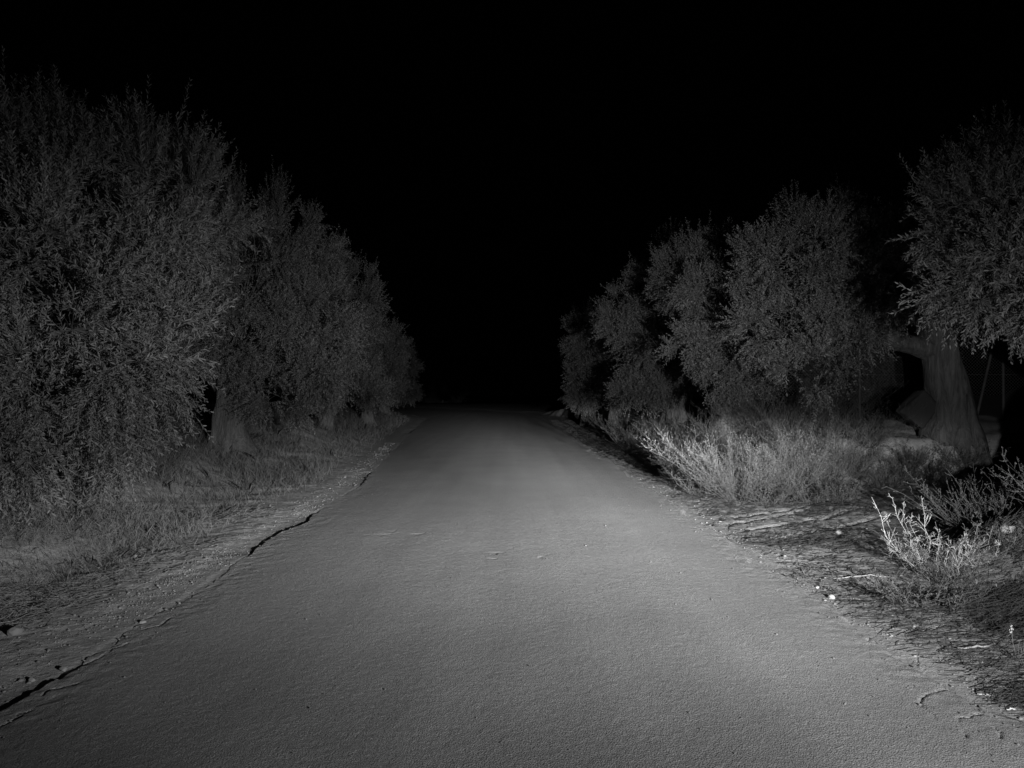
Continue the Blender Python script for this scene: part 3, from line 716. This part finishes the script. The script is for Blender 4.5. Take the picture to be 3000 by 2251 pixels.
# straw and twigs lying flat
def straw(name, label, n, x0, x1, y0, y1, seed, dens, ang, L, tone):
    G = Geo(); x, y, rg = scatter(n, x0, x1, y0, y1, seed, dens); m = len(x)
    a = rg.normal(ang[0], ang[1], m); ll = L * rg.lognormal(0, .5, m)
    dx, dy = np.cos(a) * ll / 2, np.sin(a) * ll / 2
    zc = .004 + rg.exponential(.010, m)
    mx, my = x + rg.normal(0, .006, m), y + rg.normal(0, .006, m)
    p0 = np.stack([x - dx, y - dy, height(x - dx, y - dy) + zc], 1); p1 = np.stack([x + dx, y + dy, height(x + dx, y + dy) + zc * rg.uniform(.3, 2.5, m)], 1)
    pm = np.stack([mx, my, np.maximum(height(mx, my) + .003, (p0[:, 2] + p1[:, 2]) / 2)], 1)
    r = (.0007 + .00012 * y) * rg.uniform(.6, 1.6, m); tn = tone * rg.uniform(.6, 1.4, m)
    G.segs(p0, pm, r, r, tn); G.segs(pm, p1, r, r * .6, tn)
    return tag(G.obj(name, [M_STRAW]), label, "straw", kind="stuff")
straw("straw_litter", "flattened straw and twigs strewn over the right verge", 130000, 2.15, 6.2, 3.0, 12, 23,
      lambda x, y: ss(-.02, .35, x - road_right(y)) * (.2 + .75 * ss(-.2, .12, fbm(x * 1.2, y * 1.2, 207, 3))) * np.where((y > 7.6) & (y < 12), .19, np.where((y > 5.6) & (x < 4.0), .42, 1)), (.05, .5), .08, .5)
straw("straw_litter", "sparse straw and twigs along the far right verge", 14000, 1.8, 3.9, 12, 40, 28,
      lambda x, y: ss(-.02, .3, x - road_right(y)) * ss(1.6, 1.0, x - road_right(y)), (.05, .5), .16, .8)
straw("straw_litter", "criss-crossed broken straw lying on the left verge", 60000, -7.5, -2.7, 3.2, 10, 24,
      lambda x, y: ss(.3, .9, road_left(y) - x) * ss(-.12, .1, fbm(x * .8, y * .8, 208, 3)), (0.1, .8), .06, 1.9)

def pebble_batch(G, x, y, z, r, rg, tone):
    n = len(x)
    base = []
    for lat in (-.55, .25):
        for k in range(6):
            a = 2 * math.pi * (k + (.5 if lat > 0 else 0)) / 6; c = math.sqrt(1 - lat * lat)
            base.append((c * math.cos(a), c * math.sin(a), lat))
    base.append((0, 0, .85)); base = np.array(base)
    sc = r[:, None] * np.stack([rg.uniform(.8, 1.5, n), rg.uniform(.7, 1.2, n), rg.uniform(.5, .95, n)], 1)
    th = rg.uniform(0, 6.28, n)
    V = base[None] * (1 + rg.normal(0, .13, (n, 13, 1))) * sc[:, None]
    c, s = np.cos(th)[:, None], np.sin(th)[:, None]
    V = np.stack([V[..., 0] * c - V[..., 1] * s, V[..., 0] * s + V[..., 1] * c, V[..., 2]], -1) + np.stack([x, y, z + r * .25], 1)[:, None]
    F = []
    for k in range(6):
        k2 = (k + 1) % 6
        F += [[k, k2, 6 + k], [k2, 6 + k2, 6 + k], [6 + k, 6 + k2, 12]]
    F = np.array(F)[None] + (np.arange(n) * 13)[:, None, None]
    G.add(V, F, 3, np.repeat(tone, 13))
G = Geo()
x, y, rg = scatter(44000, -4.2, -2.2, 2.9, 22, 25, lambda x, y: np.exp(-((road_left(y) - .26 - x) / .2) ** 2) * (.25 + .75 * ss(-.15, .15, fbm(x * 1, y * .9, 210, 3))) + .04 * ss(.0, .2, road_left(y) - x))
k = (x < road_left(y) + rough_edge(y, 61) + .05); x, y = x[k], y[k]
r = .0032 * rg.lognormal(0, .42, len(x)) * (1 + .05 * y)
pebble_batch(G, x, y, np.where(x > road_left(y) + rough_edge(y, 61) - .005, .016, height(x, y)), r, rg, rg.uniform(.6, 1.3, len(x)))
tag(G.obj("gravel", [M_STONE]), "loose gravel along the broken left edge of the road", "gravel", kind="stuff")
G = Geo()
x, y, rg = scatter(12000, 2.0, 5.2, 2.9, 14, 26, lambda x, y: .75 * np.exp(-((x - road_right(y) - .15) / .25) ** 2) + .18)
k = (x > road_right(y) + rough_edge(y, 62) - .02); x, y = x[k], y[k]
r = .0036 * rg.lognormal(0, .5, len(x)) * (1 + .03 * y)
pebble_batch(G, x, y, height(x, y), r, rg, rg.uniform(.7, 1.5, len(x)))
tag(G.obj("gravel", [M_STONE]), "small gravel and crumbled dirt on the right verge", "gravel", kind="stuff")

G = Geo(); rg = np.random.RandomState(27); n = 900
y = 3.0 * (12 / 3.0) ** rg.rand(n); xl_, xr_ = road_left(y) + rough_edge(y, 61), road_right(y) + rough_edge(y, 62)
uu = np.where(rg.rand(n) < .55, 1 - rg.exponential(.05, n), np.where(rg.rand(n) < .5, rg.exponential(.05, n), rg.rand(n))); uu = np.clip(uu, .01, .99)
x = xl_ + (xr_ - xl_) * uu; r = .0028 * rg.lognormal(0, .4, n)
pebble_batch(G, x, y, road_z(x, y, uu, False) + .002, r, rg, rg.uniform(.5, 1.1, n))
tag(G.obj("gravel", [M_STONE]), "sparse grit scattered on the asphalt", "grit", kind="stuff")

# ------------------------------------------------------------------ stones, sticks
def stone(pos, size, label, seed, tone=1.2, rot=(0, 0, 0), name="stone", mats=None, group=None, rough=.22, cut=(.62, .95)):
    rg = np.random.RandomState(seed)
    n1, n2_ = 34, 56
    th = np.linspace(0, np.pi, n1)[:, None]; ph = np.linspace(0, 2 * np.pi, n2_, endpoint=False)[None]
    D = np.stack([np.sin(th) * np.cos(ph), np.sin(th) * np.sin(ph), np.cos(th) + 0 * ph], -1)
    cuts = nrm(rg.normal(0, 1, (11, 3))); lim = rg.uniform(cut[0], cut[1], 11)
    if cut[0] < .5:      # a broken slab: flat faces
        cuts = nrm(np.array([[1, 0, 0], [-1, 0, .1], [0, 0, 1], [.1, 0, -1], [0, 1, 0], [0, -1, 0], [.8, 0, .7]]) + rg.normal(0, .05, (7, 3))); lim = np.array([.62, .6, .62, .6, .7, .7, .72])
    R = np.ones(D.shape[:2])
    for c, l in zip(cuts, lim):
        q = D @ c; R = np.minimum(R, np.where(q > .05, l / np.maximum(q, .05), 9))
    R = R * (1 + rough * .3 * fbm(D[..., 0] * 3 + 9 + seed, D[..., 1] * 3 + D[..., 2] * 2, seed, 3))
    V = D * R[..., None] * np.array(size)
    i = np.arange(n2_)[None] + (np.arange(n1 - 1) * n2_)[:, None]; j = (np.arange(n2_) + 1)[None] % n2_ + (np.arange(n1 - 1) * n2_)[:, None]
    F = np.stack([i, i + n2_, j + n2_, j], -1).reshape(-1, 4)
    o = mesh_obj(name, V, F, np.full(len(F), 4), [M_STONE], rnd=np.full(n1 * n2_, tone))
    o.location = pos; o.rotation_euler = rot
    return tag(o, label, name.replace('_', ' '), group)
SG = "stones lying along the road"
def gs(px, py, sx, sy, sz, label, seed, tone=1.2):
    x, y, z = on_ground(px, py); stone((x, y, z + sz * .4), (sx, sy, sz), label, seed, tone, (0, 0, seed), group=SG)
gs(2433, 1753, .026, .022, .022, "whitish stone sitting on the right edge of the asphalt", 3, 1.6)
gs(2392, 1722, .016, .014, .012, "small pale stone on the asphalt edge just beyond the whitish one", 4, 2.2)
gs(2342, 1600, .018, .016, .015, "round pale stone beside the tyre tread marks in the dirt", 5, 1.9)
gs(2590, 1508, .05, .04, .03, "low stone with a black shadow at the end of a rut", 6, 1.3)
gs(2455, 1563, .045, .03, .025, "flat pale stone in the dirt left of the white weed", 7, 1.5)
gs(172, 2003, .025, .02, .018, "rounded stone standing on the left gravel near the bottom edge", 8, 1.5)
gs(190, 1964, .024, .018, .016, "one of two stones embedded in the left gravel, just above the rounded one", 9, 1.2)
gs(420, 1826, .026, .018, .014, "flat stone on the left gravel beside a broken straw", 10, 1.2)
gs(50, 1855, .05, .04, .04, "large pale stone half buried among the straw near the left edge", 11, .8)
gs(100, 1992, .02, .016, .014, "small stone in the sand left of the rounded one", 12, 1.2)
gs(2950, 1560, .075, .06, .055, "pale rock on the crest of the heap at the right edge", 13, 1.2)
gs(400, 1640, .018, .018, .03, "knobbly upright stone at the base of the grass tuft on the left", 14, .9)

def stick(px0, py0, px1, py1, r, label, tone=1.3, seed=0, arc=.0):
    a = np.array(on_ground(px0, py0)); b_ = np.array(on_ground(px1, py1)); rg = np.random.RandomState(seed)
    G = Geo(); K = 9; P = np.array([a + (b_ - a) * q / K for q in range(K + 1)])
    P[:, 2] = height(P[:, 0], P[:, 1]) + r * 1.1 + .004 + arc * np.sin(np.linspace(0, np.pi, K + 1)); P[1:-1] += rg.normal(0, r * .5, (K - 1, 3))
    rr = r * np.interp(np.arange(K + 1), [0, 2, K - 1, K], [.5, 1, .9, .4])
    G.segs(P[:-1], P[1:], rr[:-1], rr[1:], tone, 7)
    o = G.obj("stick", [M_TWIG], smooth=True); return tag(o, label, "stick", "dry sticks on the right verge")
stick(2800, 1903, 2905, 1898, .006, "thickest stick, gently bowed, on the straw at lower right", 1.8, 1, .006)
stick(2942, 2078, 2968, 2079, .0035, "short white splinter near the lower right corner", 4.0, 2)
stick(2856, 2036, 2890, 2038, .004, "short pale stick on the crumbled edge above the white splinter", 2.6, 3)
stick(2440, 1697, 2600, 1692, .004, "long thin stick lying level across the dirt below the white weed", 2.2, 4, .01)
stick(2695, 1745, 2800, 1750, .0035, "thin straight twig below the white branching weed", 2.4, 5, .015)

# slab and rock beside the thick trunk
stone((7.22, 13.35, 1.2), (.4, .16, .44), "angular pale slab leaning against the left side of the thick trunk", 21, .22, (0, .75, .2), name="rock_slab", cut=(.42, .7))
stone((11.35, 16.9, 1.2), (.3, .3, .36), "pale boulder glimpsed right of the fence post", 22, .4, (0, 0, .4), name="boulder")

# ------------------------------------------------------------------ fence behind the trunk
fr = thing("wire_fence", (10.6, 16.2, hz(10.6, 16.2)), "chain-link fence with a slanting brace behind the thick olive trunk", "fence")
o0 = np.array(fr.location)
def post(name, a, b_, r, mat):
    G = Geo(); G.segs(np.array(a)[None] - o0, np.array(b_)[None] - o0, r, r, 1, 10)
    q = G.obj(name, [mat], fr, smooth=True); return q
zb = float(o0[2])
for xx in (4.4, 7.5, 10.6, 13.7): post("post", (xx, 16.2, zb - .3), (xx, 16.2, zb + 2.15), .03, M_POST)
post("brace", (9.95, 16.12, zb + .0), (10.42, 16.12, zb + 2.0), .03, M_POST)
G = Geo(); x0, x1, hgt, st = 4.4, 13.7, 1.95, .07
ps, pe = [], []
for i in range(int((x1 - x0 + hgt) / st)):
    a = x0 - hgt + i * st; t0 = max(0, x0 - a); t1 = min(hgt, x1 - a)
    if t1 > t0:
        ps.append((a + t0, 16.2, zb + .05 + t0)); pe.append((a + t1, 16.2, zb + .05 + t1))
        ps.append((a + t0, 16.206, zb + .05 + hgt - t0)); pe.append((a + t1, 16.206, zb + .05 + hgt - t1))
G.segs(np.array(ps) - o0, np.array(pe) - o0, .0022, .0022, 1)
for zz in (.05, 1.0, 2.0): G.segs(np.array([[x0, 16.19, zb + zz]]) - o0, np.array([[x1, 16.19, zb + zz]]) - o0, .0025, .0025, 1, 4)
G.obj("wire_mesh", [M_WIRE], fr)

# faint vegetation beyond the bend
p = thing("distant_tree", (-14.0, 150, -3.0), "dark tree mass closing the view where the road bends away", "tree")
V, F, cap = loft([(0, 0, -1), (0, 0, 1), (.2, 0, 3)], [.4, .3, .2], 16, .1, 3)
mesh_obj("trunk", V, np.concatenate([F.ravel(), cap.ravel()]), np.concatenate([np.full(len(F), 4), np.full(len(cap), 3)]), [M_BARK], p, smooth=True)
G, T = crown_geo([(0, 0, 3.2, 3.5, 2, 2.2), (5, 1, 2.5, 3.5, 2, 2.0), (-5, 0, 2.6, 3.5, 2, 2.0)], None, (0, 0, 2.5), 1500, 77, leaf=.16, lw=.06, pitch=.09, six=False, clump=.9, shl=(.5, .9))
T.obj("branches", [M_TWIG], p); G.obj("crown", [M_LEAF], p)
